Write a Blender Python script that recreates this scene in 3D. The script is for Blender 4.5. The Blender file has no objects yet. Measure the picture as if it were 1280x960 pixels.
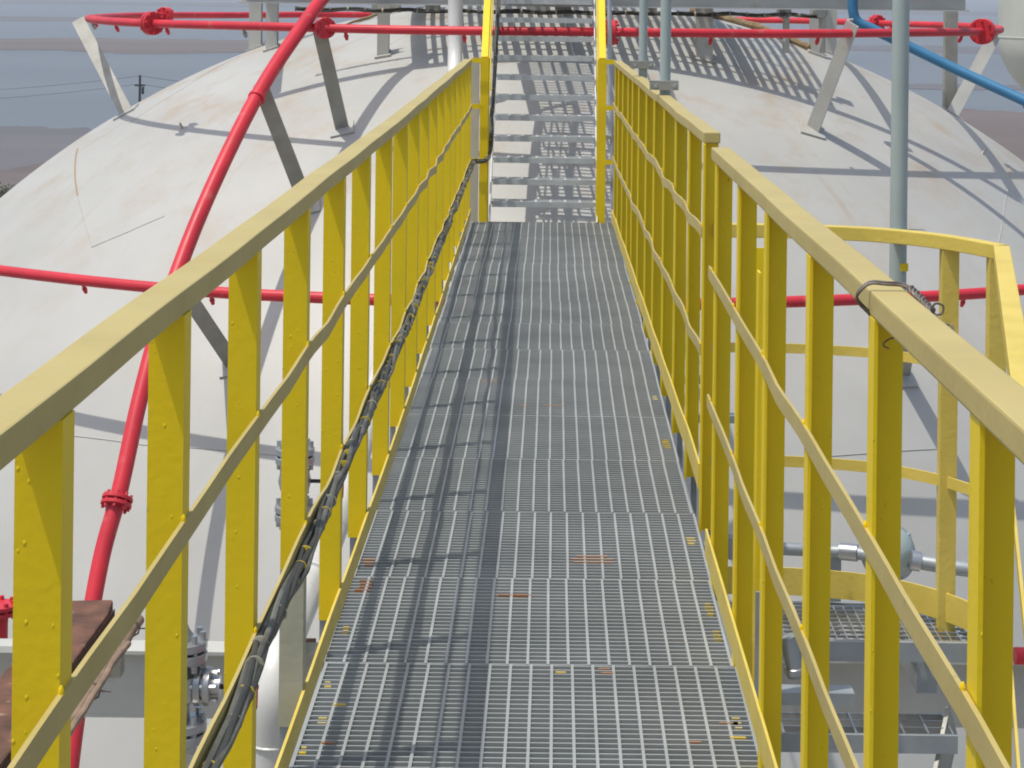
import bpy, math, random
from mathutils import Vector, Matrix, noise
random.seed(7)
C = bpy.context.scene.collection
V = Vector
F = 2633.0          # focal length in photo pixels
RHO = 0.012         # camera roll
ZC = V((-0.058, 20.5, -7.911)); R = 7.815; SO = 0.92   # the sphere; stand-off of the red pipework
GZ = -18.0          # ground level (camera at the origin)
DZ = -1.62          # deck level

def uv(px, py):
    u, v = px - 689, py + 14
    return (u*math.cos(RHO) + v*math.sin(RHO), -u*math.sin(RHO) + v*math.cos(RHO))
def at(px, py, Y):
    u, v = uv(px, py)
    return V((u*Y/F, Y, -v*Y/F))
def ps(px, py, off=0.0):
    u, v = uv(px, py)
    d = V((u/F, 1, -v/F)).normalized()
    b = d.dot(ZC); c = ZC.length_squared - (R+off)**2
    D = b*b - c
    if D <= 0:
        q = d*b
        return ZC + (q-ZC).normalized()*(R+off)
    return d*(b - math.sqrt(D))

# ------------------------------------------------------------------ mesh building
class MB:
    def __init__(s): s.v = []; s.f = []; s.sm = []
    def add(s, vs, fs, smooth=False):
        o = len(s.v); s.v += [tuple(q) for q in vs]
        for f in fs: s.f.append([i+o for i in f]); s.sm.append(smooth)
        return s
    def box(s, x0, x1, y0, y1, z0, z1):
        vs = [(x, y, z) for z in (z0, z1) for y in (y0, y1) for x in (x0, x1)]
        return s.add(vs, [(0,2,3,1),(4,5,7,6),(0,1,5,4),(2,6,7,3),(0,4,6,2),(1,3,7,5)])
    def bar(s, a, b, w, h, up=V((0,0,1)), w2=None, h2=None):
        a, b = V(a), V(b); d = (b-a).normalized()
        x = d.cross(up).normalized(); z = x.cross(d).normalized()
        vs = []
        for p, ww, hh in ((a, w, h), (b, w2 or w, h2 or h)):
            for sx, sz in ((-1,-1),(1,-1),(1,1),(-1,1)):
                vs.append(p + x*sx*ww/2 + z*sz*hh/2)
        return s.add(vs, [(0,3,2,1),(4,5,6,7),(0,1,5,4),(1,2,6,5),(2,3,7,6),(3,0,4,7)])
    def extrude(s, prof, path, up=V((0,0,1)), closed=False):
        """sweep an open-top 2D profile loop (side, up) along a polyline"""
        n = len(path); m = len(prof); vs = []
        for i, p in enumerate(path):
            a = path[(i-1) % n] if (i or closed) else path[0]
            b = path[(i+1) % n] if (i < n-1 or closed) else path[-1]
            d = (V(b)-V(a)).normalized(); x = d.cross(up).normalized(); z = x.cross(d).normalized()
            for (q, r) in prof: vs.append(V(p) + x*q + z*r)
        fs = []
        for i in range(n if closed else n-1):
            j = (i+1) % n
            for k in range(m):
                l = (k+1) % m
                fs.append((i*m+k, i*m+l, j*m+l, j*m+k))
        if not closed:
            fs.append(tuple(range(m))[::-1]); fs.append(tuple((n-1)*m+k for k in range(m)))
        return s.add(vs, fs)
    def tube(s, path, r, n=12, closed=False, cap=True):
        path = [V(p) for p in path]; N = len(path)
        rr = r if isinstance(r, (list, tuple)) else [r]*N
        t0 = (path[1]-path[0]).normalized()
        nrm = t0.orthogonal().normalized(); vs = []
        for i, p in enumerate(path):
            a = path[(i-1) % N] if (i or closed) else path[0]
            b = path[(i+1) % N] if (i < N-1 or closed) else path[-1]
            t = (b-a).normalized()
            nrm = (nrm - t*nrm.dot(t)).normalized(); bn = t.cross(nrm)
            for k in range(n):
                A = 2*math.pi*k/n
                vs.append(p + (nrm*math.cos(A) + bn*math.sin(A))*rr[i])
        fs = []
        for i in range(N if closed else N-1):
            j = (i+1) % N
            for k in range(n):
                l = (k+1) % n
                fs.append((i*n+k, i*n+l, j*n+l, j*n+k))
        s.add(vs, fs, True)
        if cap and not closed:
            s.add(vs[:n], [tuple(range(n))[::-1]]); s.add(vs[-n:], [tuple(range(n))])
        return s
    def disc(s, c, axis, r, t, n=24, bev=0.12):
        """a round plate centred on c, thickness t along axis, with a bevelled rim"""
        a = V(axis).normalized(); e = min(r, t)*bev; c = V(c)
        prof = [(-t/2, 0), (-t/2, r-e), (-t/2+e, r), (t/2-e, r), (t/2, r-e), (t/2, 0)]
        return s.lathe(c, a, prof, n)
    def lathe(s, c, axis, prof, n=24, smooth=True):
        a = V(axis).normalized(); x = a.orthogonal().normalized(); y = a.cross(x); c = V(c); m = len(prof); vs = []
        for (h, r) in prof:
            for k in range(n):
                A = 2*math.pi*k/n
                vs.append(c + a*h + (x*math.cos(A) + y*math.sin(A))*max(r, 1e-4))
        fs = []
        for i in range(m-1):
            for k in range(n):
                l = (k+1) % n
                fs.append((i*n+k, i*n+l, (i+1)*n+l, (i+1)*n+k))
        fs.append(tuple(range(n))[::-1]); fs.append(tuple((m-1)*n+k for k in range(n)))
        return s.add(vs, fs, smooth)
    def build(s, name, mat, parent=None, bevel=0, sharp=35):
        me = bpy.data.meshes.new(name)
        me.from_pydata(s.v, [], s.f)
        me.polygons.foreach_set('use_smooth', s.sm); me.update()
        import bmesh
        bm = bmesh.new(); bm.from_mesh(me)
        bmesh.ops.recalc_face_normals(bm, faces=bm.faces)
        if bevel:
            bmesh.ops.bevel(bm, geom=[e for e in bm.edges if len(e.link_faces) == 2 and e.calc_face_angle(0) > .6], offset=bevel, segments=2, affect='EDGES', profile=.6)
        bm.to_mesh(me); bm.free()
        if any(s.sm):
            try: me.set_sharp_from_angle(angle=math.radians(sharp))
            except Exception: pass
        me.materials.append(mat)
        o = bpy.data.objects.new(name, me); C.objects.link(o)
        if parent: link(o, parent)
        return o
def link(o, parent):
    o.parent = parent
    o.matrix_parent_inverse = Matrix.Translation(parent.location).inverted() if parent.parent is None else Matrix.Translation(parent.matrix_basis.translation).inverted()
def thing(name, label, cat, loc=(0,0,0), group=None):
    o = bpy.data.objects.new(name, None); C.objects.link(o); o.location = loc
    o.empty_display_size = .2
    return tag(o, label, cat, group)
def tag(o, label=None, cat=None, group=None, kind=None):
    if label: o['label'] = label
    if cat: o['category'] = cat
    if group: o['group'] = group
    if kind: o['kind'] = kind
    return o
def part(name, mb, mat, parent, label=None, bevel=0):
    o = mb.build(name, mat, None, bevel)
    # parts are built in world coordinates: move the mesh into the parent's space
    base = parent
    off = V((0,0,0))
    while base: off += base.location; base = base.parent
    o.data.transform(Matrix.Translation(-off))
    o.parent = parent
    if label: o['label'] = label
    return o
def copy_part(o, parent, loc):
    c = o.copy(); C.objects.link(c); c.parent = parent; c.location = loc
    return c
def crom(pts, k=8, closed=False):
    pts = [V(p) for p in pts]; n = len(pts); out = []
    for i in range(n if closed else n-1):
        g = (lambda j: pts[j % n]) if closed else (lambda j: pts[max(0, min(n-1, j))])
        a, b, c, d = g(i-1), g(i), g(i+1), g(i+2)
        for q in range(k):
            t = q/k
            out.append(.5*((2*b) + (c-a)*t + (2*a-5*b+4*c-d)*t*t + (3*b-a-3*c+d)*t**3))
    if not closed: out.append(pts[-1])
    return out

# ------------------------------------------------------------------ materials
def mat(name, col, rough=.5, metal=0., col2=None, scale=8., amt=.5, bump=0., bscale=60., spec=.5, detail=6, dirt=None, dscale=3., dthr=.62, coat=0., drips=0., objvar=0.):
    m = bpy.data.materials.new(name); m.use_nodes = True
    nt = m.node_tree; N = nt.nodes; L = nt.links
    b = N['Principled BSDF']
    b.inputs['Roughness'].default_value = rough; b.inputs['Metallic'].default_value = metal
    b.inputs['Specular IOR Level'].default_value = spec
    if coat: b.inputs['Coat Weight'].default_value = coat
    tc = N.new('ShaderNodeNewGeometry')
    def nz(sc, det=detail):
        n = N.new('ShaderNodeTexNoise'); n.inputs['Scale'].default_value = sc; n.inputs['Detail'].default_value = det
        L.new(tc.outputs['Position'], n.inputs['Vector']); return n
    col2 = col2 or tuple(c*.75 for c in col)
    n1 = nz(scale)
    rp = N.new('ShaderNodeValToRGB'); rp.color_ramp.elements[0].position = .5-amt*.35; rp.color_ramp.elements[1].position = .5+amt*.35
    rp.color_ramp.elements[0].color = (*col2, 1); rp.color_ramp.elements[1].color = (*col, 1)
    L.new(n1.outputs['Fac'], rp.inputs['Fac'])
    out = rp.outputs['Color']
    if dirt:
        n2 = nz(dscale, 8); r2 = N.new('ShaderNodeMapRange')
        r2.inputs['From Min'].default_value = dthr; r2.inputs['From Max'].default_value = dthr+.1
        L.new(n2.outputs['Fac'], r2.inputs['Value'])
        mx = N.new('ShaderNodeMix'); mx.data_type = 'RGBA'
        L.new(r2.outputs['Result'], mx.inputs['Factor']); L.new(out, mx.inputs['A']); mx.inputs['B'].default_value = (*dirt, 1)
        out = mx.outputs['Result']
    if objvar:
        oi = N.new('ShaderNodeObjectInfo'); ro = N.new('ShaderNodeMapRange'); ro.inputs['To Min'].default_value = 1-objvar; ro.inputs['To Max'].default_value = 1+objvar
        L.new(oi.outputs['Random'], ro.inputs['Value']); mo = N.new('ShaderNodeVectorMath'); mo.operation = 'SCALE'; L.new(out, mo.inputs[0]); L.new(ro.outputs['Result'], mo.inputs['Scale']); out = mo.outputs['Vector']
    L.new(out, b.inputs['Base Color'])
    r3 = N.new('ShaderNodeMapRange'); r3.inputs['To Min'].default_value = max(0, rough-.1); r3.inputs['To Max'].default_value = min(1, rough+.12)
    n3 = nz(scale*3); L.new(n3.outputs['Fac'], r3.inputs['Value']); L.new(r3.outputs['Result'], b.inputs['Roughness'])
    if bump:
        n4 = nz(bscale, 4); bp = N.new('ShaderNodeBump'); bp.inputs['Strength'].default_value = bump; bp.inputs['Distance'].default_value = .004
        L.new(n4.outputs['Fac'], bp.inputs['Height'])
        if drips:
            mp = N.new('ShaderNodeMapping'); mp.inputs['Scale'].default_value = (1, 1, .6); L.new(tc.outputs['Position'], mp.inputs['Vector'])
            vo = N.new('ShaderNodeTexVoronoi'); vo.inputs['Scale'].default_value = 52; L.new(mp.outputs['Vector'], vo.inputs['Vector'])
            vr = N.new('ShaderNodeMapRange'); vr.inputs['From Min'].default_value = .12; vr.inputs['From Max'].default_value = .0; L.new(vo.outputs['Distance'], vr.inputs['Value'])
            bp2 = N.new('ShaderNodeBump'); bp2.inputs['Strength'].default_value = drips; bp2.inputs['Distance'].default_value = .003
            L.new(vr.outputs['Result'], bp2.inputs['Height']); L.new(bp.outputs['Normal'], bp2.inputs['Normal']); L.new(bp2.outputs['Normal'], b.inputs['Normal'])
        else:
            L.new(bp.outputs['Normal'], b.inputs['Normal'])
    return m

M = dict(
 yellow=mat('yellow_paint', (.88,.625,.006), .42, col2=(.74,.56,.010), scale=3.2, amt=.8, bump=.16, bscale=70, drips=.6, dirt=(.34,.20,.05), dscale=34, dthr=.735, spec=.35),
 rail=mat('faded_yellow_paint', (.50,.405,.145), .45, col2=(.44,.35,.12), scale=4, bump=.25, bscale=45, dirt=(.33,.26,.12), dscale=26, dthr=.70),
 toe=mat('mid_yellow_paint', (.70,.54,.11), .45, col2=(.60,.46,.08), scale=6, bump=.3, bscale=60, drips=.5),
 tread=mat('tread_steel', (.52,.54,.54), .5, .1, col2=(.42,.44,.44), scale=9, bump=.1),
 primer=mat('grey_primer', (.46,.44,.32), .6, col2=(.38,.37,.27), scale=10, bump=.2),
 galv=mat('galvanised_steel', (.36,.39,.40), .5, .35, col2=(.28,.31,.32), scale=9, bump=.1, bscale=120, dirt=(.24,.24,.22), dscale=5, dthr=.64),
 grate=mat('grating_steel', (.385,.402,.39), .5, .1, col2=(.265,.28,.272), scale=3.1, amt=.75, dirt=(.30,.16,.08), dscale=6, dthr=.73, objvar=.07),
 red=mat('red_paint', (.64,.035,.05), .42, col2=(.50,.03,.045), scale=3, dirt=(.56,.10,.09), dscale=7, dthr=.62, bump=.08, bscale=50, spec=.35),
 white=mat('white_paint', (.68,.69,.66), .3, col2=(.62,.63,.60), scale=3, bump=.05, coat=.2),
 offwhite=mat('off_white_steel', (.52,.52,.47), .5, col2=(.44,.44,.40), scale=4, bump=.1, dirt=(.40,.36,.28), dscale=4, dthr=.66),
 strut=mat('grey_steel', (.36,.36,.32), .5, .1, col2=(.26,.26,.22), scale=5, bump=.15, dirt=(.17,.14,.10), dscale=5, dthr=.66),
 pole=mat('grey_green_paint', (.38,.44,.42), .4, col2=(.33,.39,.37), scale=4, bump=.08),
 blue=mat('blue_pipe', (.045,.20,.36), .4, col2=(.035,.165,.31), scale=4),
 cable=mat('black_cable', (.03,.03,.027), .5, col2=(.055,.055,.045), scale=14, bump=.2),
 cable2=mat('grey_cable', (.14,.14,.115), .5, col2=(.05,.05,.04), scale=14, bump=.2),
 tie=mat('pale_tie', (.40,.38,.29), .5),
 ytie=mat('yellow_tie', (.62,.47,.03), .5),
 wire=mat('rusty_wire', (.12,.09,.07), .6, .5, col2=(.22,.20,.18), scale=60),
 steel=mat('bright_steel', (.52,.54,.54), .32, .75, col2=(.42,.43,.43), scale=12),
 wood=mat('weathered_plank', (.19,.085,.05), .8, col2=(.07,.035,.022), scale=11, amt=.6, bump=1., bscale=40, dirt=(.34,.24,.18), dscale=15, dthr=.63),
 woodend=mat('plank_edge', (.10,.045,.028), .85, col2=(.05,.025,.018), scale=20, bump=.5),
 bamboo=mat('bamboo', (.30,.21,.14), .7, col2=(.19,.13,.09), scale=20, bump=.4, bscale=80),
 rust=mat('rusty_rope', (.16,.10,.05), .9, col2=(.28,.21,.12), scale=18, bump=.8, bscale=60),
 vessel=mat('vessel_paint', (.56,.57,.50), .5, col2=(.49,.50,.43), scale=2, bump=.05),
 rust2=mat('rusty_weld', (.40,.30,.18), .8, col2=(.30,.22,.13), scale=12),
 leaf=mat('leaf', (.07,.10,.03), .7, col2=(.04,.06,.02), scale=3),
 dark=mat('dark_gasket', (.03,.03,.03), .7),
)
def tank_mat():
    m = bpy.data.materials.new('tank_paint'); m.use_nodes = True
    nt = m.node_tree; N = nt.nodes; L = nt.links; b = N['Principled BSDF']
    b.inputs['Roughness'].default_value = .5
    g = N.new('ShaderNodeNewGeometry')
    def nz(sc, det, rough=.6):
        n = N.new('ShaderNodeTexNoise'); n.inputs['Scale'].default_value = sc; n.inputs['Detail'].default_value = det; n.inputs['Roughness'].default_value = rough
        L.new(g.outputs['Position'], n.inputs['Vector']); return n
    rp = N.new('ShaderNodeValToRGB'); rp.color_ramp.elements[0].position = .3; rp.color_ramp.elements[1].position = .72
    rp.color_ramp.elements[0].color = (.385,.383,.350,1); rp.color_ramp.elements[1].color = (.45,.448,.415,1)
    L.new(nz(.9, 8).outputs['Fac'], rp.inputs['Fac'])
    # pale rust blooms, more of them high on the crown where fittings weep
    sp = N.new('ShaderNodeSeparateXYZ'); L.new(g.outputs['Position'], sp.inputs['Vector'])
    hi = N.new('ShaderNodeMapRange'); hi.inputs['From Min'].default_value = -3.2; hi.inputs['From Max'].default_value = -.9; L.new(sp.outputs['Z'], hi.inputs['Value'])
    n2 = nz(1.7, 10, .7); r2 = N.new('ShaderNodeMapRange'); r2.inputs['From Min'].default_value = .50; r2.inputs['From Max'].default_value = .74; L.new(n2.outputs['Fac'], r2.inputs['Value'])
    mu = N.new('ShaderNodeMath'); mu.operation = 'MULTIPLY'; L.new(hi.outputs['Result'], mu.inputs[0]); L.new(r2.outputs['Result'], mu.inputs[1])
    mx = N.new('ShaderNodeMix'); mx.data_type = 'RGBA'; L.new(mu.outputs[0], mx.inputs['Factor']); L.new(rp.outputs['Color'], mx.inputs['A']); mx.inputs['B'].default_value = (.37,.29,.20,1)
    # small specks of grime
    n3 = nz(26, 3); r3 = N.new('ShaderNodeMapRange'); r3.inputs['From Min'].default_value = .74; r3.inputs['From Max'].default_value = .79; L.new(n3.outputs['Fac'], r3.inputs['Value'])
    m3 = N.new('ShaderNodeMath'); m3.operation = 'MULTIPLY'; m3.inputs[1].default_value = .5; L.new(r3.outputs['Result'], m3.inputs[0])
    my = N.new('ShaderNodeMix'); my.data_type = 'RGBA'; L.new(m3.outputs[0], my.inputs['Factor']); L.new(mx.outputs['Result'], my.inputs['A']); my.inputs['B'].default_value = (.27,.25,.21,1)
    sub = N.new('ShaderNodeVectorMath'); sub.operation = 'SUBTRACT'; sub.inputs[1].default_value = ZC; L.new(g.outputs['Position'], sub.inputs[0])
    s2 = N.new('ShaderNodeSeparateXYZ'); L.new(sub.outputs['Vector'], s2.inputs['Vector'])
    az = N.new('ShaderNodeMath'); az.operation = 'ARCTAN2'; L.new(s2.outputs['X'], az.inputs[0]); L.new(s2.outputs['Y'], az.inputs[1])
    sc_ = N.new('ShaderNodeMath'); sc_.operation = 'MULTIPLY'; sc_.inputs[1].default_value = 22; L.new(az.outputs[0], sc_.inputs[0])
    zz = N.new('ShaderNodeMath'); zz.operation = 'MULTIPLY'; zz.inputs[1].default_value = .7; L.new(s2.outputs['Z'], zz.inputs[0])
    cb2 = N.new('ShaderNodeCombineXYZ'); L.new(sc_.outputs[0], cb2.inputs['X']); L.new(zz.outputs[0], cb2.inputs['Y'])
    ns = N.new('ShaderNodeTexNoise'); ns.inputs['Scale'].default_value = 1; ns.inputs['Detail'].default_value = 7; ns.inputs['Roughness'].default_value = .65; L.new(cb2.outputs['Vector'], ns.inputs['Vector'])
    rs = N.new('ShaderNodeMapRange'); rs.inputs['From Min'].default_value = .60; rs.inputs['From Max'].default_value = .78; rs.inputs['To Max'].default_value = 1; L.new(ns.outputs['Fac'], rs.inputs['Value'])
    ms = N.new('ShaderNodeMath'); ms.operation = 'MULTIPLY'; L.new(rs.outputs['Result'], ms.inputs[0]); L.new(hi.outputs['Result'], ms.inputs[1])
    mz = N.new('ShaderNodeMix'); mz.data_type = 'RGBA'; L.new(ms.outputs[0], mz.inputs['Factor']); L.new(my.outputs['Result'], mz.inputs['A']); mz.inputs['B'].default_value = (.33,.245,.15,1)
    L.new(mz.outputs['Result'], b.inputs['Base Color'])
    bp = N.new('ShaderNodeBump'); bp.inputs['Strength'].default_value = .12; bp.inputs['Distance'].default_value = .02; L.new(nz(1.6, 3).outputs['Fac'], bp.inputs['Height']); L.new(bp.outputs['Normal'], b.inputs['Normal'])
    return m
M['tank'] = tank_mat()
def sea_mat(name, c1, c2, rough, sx, sy, bump, spec=.5):
    m = bpy.data.materials.new(name); m.use_nodes = True
    nt = m.node_tree; N = nt.nodes; L = nt.links; b = N['Principled BSDF']; b.inputs['Roughness'].default_value = rough
    b.inputs['Specular IOR Level'].default_value = spec
    g = N.new('ShaderNodeNewGeometry'); mp = N.new('ShaderNodeMapping'); mp.inputs['Scale'].default_value = (sx, sy, 1); L.new(g.outputs['Position'], mp.inputs['Vector'])
    n = N.new('ShaderNodeTexNoise'); n.inputs['Scale'].default_value = 1; n.inputs['Detail'].default_value = 8; L.new(mp.outputs['Vector'], n.inputs['Vector'])
    rp = N.new('ShaderNodeValToRGB'); rp.color_ramp.elements[0].position = .35; rp.color_ramp.elements[1].position = .65
    rp.color_ramp.elements[0].color = (*c1, 1); rp.color_ramp.elements[1].color = (*c2, 1)
    L.new(n.outputs['Fac'], rp.inputs['Fac']); L.new(rp.outputs['Color'], b.inputs['Base Color'])
    n2 = N.new('ShaderNodeTexNoise'); n2.inputs['Scale'].default_value = .8; n2.inputs['Detail'].default_value = 4; L.new(g.outputs['Position'], n2.inputs['Vector'])
    bp = N.new('ShaderNodeBump'); bp.inputs['Strength'].default_value = bump; bp.inputs['Distance'].default_value = .15; L.new(n2.outputs['Fac'], bp.inputs['Height']); L.new(bp.outputs['Normal'], b.inputs['Normal'])
    return m
M['sea'] = sea_mat('shallow_sea', (.135,.145,.16), (.105,.115,.13), .35, .002, .012, .5)
M['mud'] = sea_mat('tidal_mud', (.115,.092,.082), (.15,.122,.112), .75, .01, .05, .6, .3)
M['mud2'] = sea_mat('wet_mud', (.105,.098,.10), (.135,.125,.128), .6, .01, .04, .6, .4)
M['soil'] = sea_mat('yard_soil', (.22,.19,.16), (.30,.27,.23), .9, .2, .2, .8, .2)

# ------------------------------------------------------------------ the setting
def sheet(name, pts, z, m):
    o = MB().add([(x, y, z) for x, y in pts], [tuple(range(len(pts)))]).build(name, m)
    return tag(o, kind='structure')
sheet('sea', [(-40000,-2000),(40000,-2000),(40000,60000),(-40000,60000)], GZ-.1, M['sea'])
def bank(name, x0, x1, y0, y1, m, z, seed, k=160, amp=.30):
    """a flat of mud with ragged near and far shores"""
    lo, hi = [], []
    for i in range(k+1):
        t = i/k; x = x0+(x1-x0)*t; e = min(1, 6*min(t, 1-t))
        a = noise.fractal(V((t*16, seed, 0)), .8, 2, 6); b = noise.fractal(V((t*16, seed+9, 3)), .8, 2, 6)
        w = y1-y0; mid = (y0+y1)/2
        lo.append((x, mid-(w/2*(1+a*amp))*max(e,.03))); hi.append((x, mid+(w/2*(1+b*amp))*max(e,.03)))
    sheet(name, lo+hi[::-1], z, m)
bank('mud_bank', -420, 40, 560, 690, M['mud'], GZ-.04, 2.3)
bank('mud_bank', -900, -150, 960, 1120, M['mud2'], GZ-.04, 5.1)
bank('mud_bank', -1200, 900, 1750, 2150, M['mud2'], GZ-.04, 8.7)
bank('mud_flat', -160, -8, 196, 262, M['mud2'], GZ-.03, 4.4)
bank('mud_flat', -170, -5, 120, 206, M['mud'], GZ-.02, 11.4)
bank('mud_flat', 10, 260, 90, 325, M['mud'], GZ-.03, 3.2, amp=.12)
bank('mud_bank', 60, 420, 640, 720, M['mud2'], GZ-.04, 13.3)
bank('mud_bank', 30, 300, 395, 420, M['mud2'], GZ-.04, 15.3)
sheet('ground', [(-34,-30),(34,-30),(34,100),(-34,100)], GZ, M['soil'])

# ------------------------------------------------------------------ the spherical tank
tank = thing('spherical_tank', 'huge white spherical gas tank below the walkway, faint weld lines and rust stains', 'tank', (ZC.x, ZC.y, GZ))
def sphere_mb(c, r, nu=160, nv=96):
    mb = MB(); vs = []; fs = []
    for j in range(1, nv):
        th = math.pi*j/nv
        for i in range(nu):
            ph = 2*math.pi*i/nu
            vs.append(c + V((math.sin(th)*math.cos(ph), math.sin(th)*math.sin(ph), math.cos(th)))*r)
    for j in range(nv-2):
        for i in range(nu):
            k = (i+1) % nu
            fs.append((j*nu+i, (j+1)*nu+i, (j+1)*nu+k, j*nu+k))
    vs += [c+V((0,0,r)), c-V((0,0,r))]; T = len(vs)-2
    for i in range(nu):
        k = (i+1) % nu
        fs.append((T, i, k)); fs.append((T+1, (nv-2)*nu+k, (nv-2)*nu+i))
    return mb.add(vs, fs, True)
shell = sphere_mb(ZC, R, 256, 144)
so = shell.build('shell', M['tank']); so.data.transform(Matrix.Translation(-tank.location)); so.parent = tank
def onball(p, off=0.): return ZC + (V(p)-ZC).normalized()*(R+off)
def seam(pix, r=.0055, off=.0, m='tank'):
    P = [ps(*p) for p in pix]; Q = []
    for a, b in zip(P, P[1:]):
        n = max(4, int((b-a).length/.12))
        Q += [onball(a.lerp(b, i/n), off) for i in range(n)]
    Q.append(onball(P[-1], off))
    part('weld_seam', MB().tube(Q, r, 6), M[m], tank)
seam([(97,186),(94,225),(97,245)], .008, 0, 'rust2'); seam([(97,245),(103,270),(115,309)]); seam([(115,309),(160,290),(206,270)])
seam([(40,540),(180,556),(345,569)]); seam([(1262,205),(1256,255),(1247,310)]); seam([(985,575),(1080,567),(1195,560)])
seam([(160,155),(230,110),(300,70)], .006)
for i in range(10):
    a = math.pi*(2*i+1)/10
    x, y = ZC.x+(R*.985)*math.cos(a), ZC.y+(R*.985)*math.sin(a)
    part('support_leg', MB().tube([(x, y, GZ), (x, y, ZC.z+.4)], .28, 20), M['white'], tank)
# small studs and lugs on the plates
for p in [(228,160),(527,142),(1228,192)]:
    q = ps(*p); n = (q-ZC).normalized()
    part('lug', MB().bar(q-n*.01, q+n*.05, .03, .012, V((1,0,.2))), M['tank'], tank)
# rusty drip rope round the crown
def arc_on_ball(pix, off, r, name, m):
    P = crom([ps(x, y) for x, y in pix], 6)
    P = [onball(p, off + .012*noise.noise(p*9)) for p in P]
    return MB().tube(P, [r*(1+.35*noise.noise(p*14)) for p in P], 8)
tag(arc_on_ball([(862,14),(900,23),(940,36),(975,48),(1012,64)], .03, .035, 'x', 'rust').build('rusty_rope', M['rust']),
    'rusty brown rope lying over the right shoulder of the white tank top', 'rope')
tag(arc_on_ball([(415,40),(440,31),(470,22),(500,15)], .02, .014, 'x', 'rust').build('rusty_rope', M['rust']),
    'thin brown rope on the tank top left of the stair', 'rope')

# ------------------------------------------------------------------ red pipework
def flange(mb, c, ax, r, t=.022, gap=.012, bolts=8, br=.011):
    ax = V(ax).normalized()
    mb.disc(V(c)-ax*(t+gap)/2, ax, r, t); mb.disc(V(c)+ax*(t+gap)/2, ax, r, t)
    mb.disc(c, ax, r*.72, gap*1.05)
    x = ax.orthogonal().normalized(); y = ax.cross(x)
    for k in range(bolts):
        A = 2*math.pi*k/bolts
        q = V(c)+(x*math.cos(A)+y*math.sin(A))*r*.82
        mb.tube([q-ax*(t*1.9+gap/2), q+ax*(t*1.9+gap/2)], br, 6)
    return mb
def ring(name, label, a, rt, fl_u, nozzle_step, arc=None):
    rr = (R+SO)*math.sin(a); z = ZC.z+(R+SO)*math.cos(a)
    root = thing(name, label, 'pipe', (ZC.x, ZC.y, z))
    P = [V((ZC.x+rr*math.cos(2*math.pi*i/192), ZC.y+rr*math.sin(2*math.pi*i/192), z+.0025*math.sin(i*.31))) for i in range(192)]
    if arc:
        P = [V((ZC.x+rr*math.sin(q), ZC.y-rr*math.cos(q), z+.003*math.sin(i*.27))) for i, q in enumerate([-arc+2*arc*j/120 for j in range(121)])]
    part('pipe_ring', MB().tube(P, rt, 14, closed=not arc), M['red'], root)
    for (ang, fr, ov) in fl_u:
        c = V((ZC.x+rr*math.cos(ang), ZC.y+rr*math.sin(ang), z)); t = V(ov) if ov else V((-math.sin(ang), math.cos(ang), 0))
        part('flange', flange(MB(), c, t, fr, .03, .014, 8, .012), M['red'], root)
    n = int(2*math.pi*rr/nozzle_step)
    for i in range(n):
        A = 2*math.pi*(i+.37)/n
        if math.sin(A) > (-.45 if arc else .55): continue
        c = V((ZC.x+rr*math.cos(A), ZC.y+rr*math.sin(A), z))
        inn = (ZC-c); inn.z = 0; inn.normalize()
        d = (inn*.5-V((0,0,1))).normalized()
        part('nozzle', MB().tube([c+d*rt*.7, c+d*(rt+.025), c+d*(rt+.027), c+d*(rt+.065)], [.014,.014,.02,.012], 8), M['red' if i % 3 else 'strut'], root)
    return root, rr, z
def ring_ang(px, py, rr, z, front=True):
    """the angle on the ring that the pixel column shows"""
    u, v = uv(px, py); k = u/F
    A = 1+k*k; B = -2*(k*ZC.x+ZC.y); Cc = ZC.x**2+ZC.y**2-rr*rr
    D = max(B*B-4*A*Cc, 0); Y = (-B+(-1 if front else 1)*math.sqrt(D))/(2*A)
    return math.atan2(Y-ZC.y, k*Y-ZC.x)
A1, A2 = .5197, .8421
rr1, z1 = (R+SO)*math.sin(A1), ZC.z+(R+SO)*math.cos(A1)
rr2, z2 = (R+SO)*math.sin(A2), ZC.z+(R+SO)*math.cos(A2)
fl1 = [(ring_ang(x, 40, rr1, z1, f), s, (.3,-.95,.05) if x == 406 else None) for x, f, s in ((190,True,.1),(206,False,.09),(406,True,.085),(762,True,.1),(1228,True,.115),(1096,False,.09))]
ring('sprinkler_ring', 'upper red sprinkler ring pipe circling the top of the white tank', A1, .035, fl1, .95)
ring('sprinkler_ring', 'lower red sprinkler ring pipe circling the tank behind the yellow railings', A2, .040, [], 1.05, 1.12)
def ringpt(px, rr, z, front=True):
    A = ring_ang(px, 40, rr, z, front); return V((ZC.x+rr*math.cos(A), ZC.y+rr*math.sin(A), z))
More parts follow.
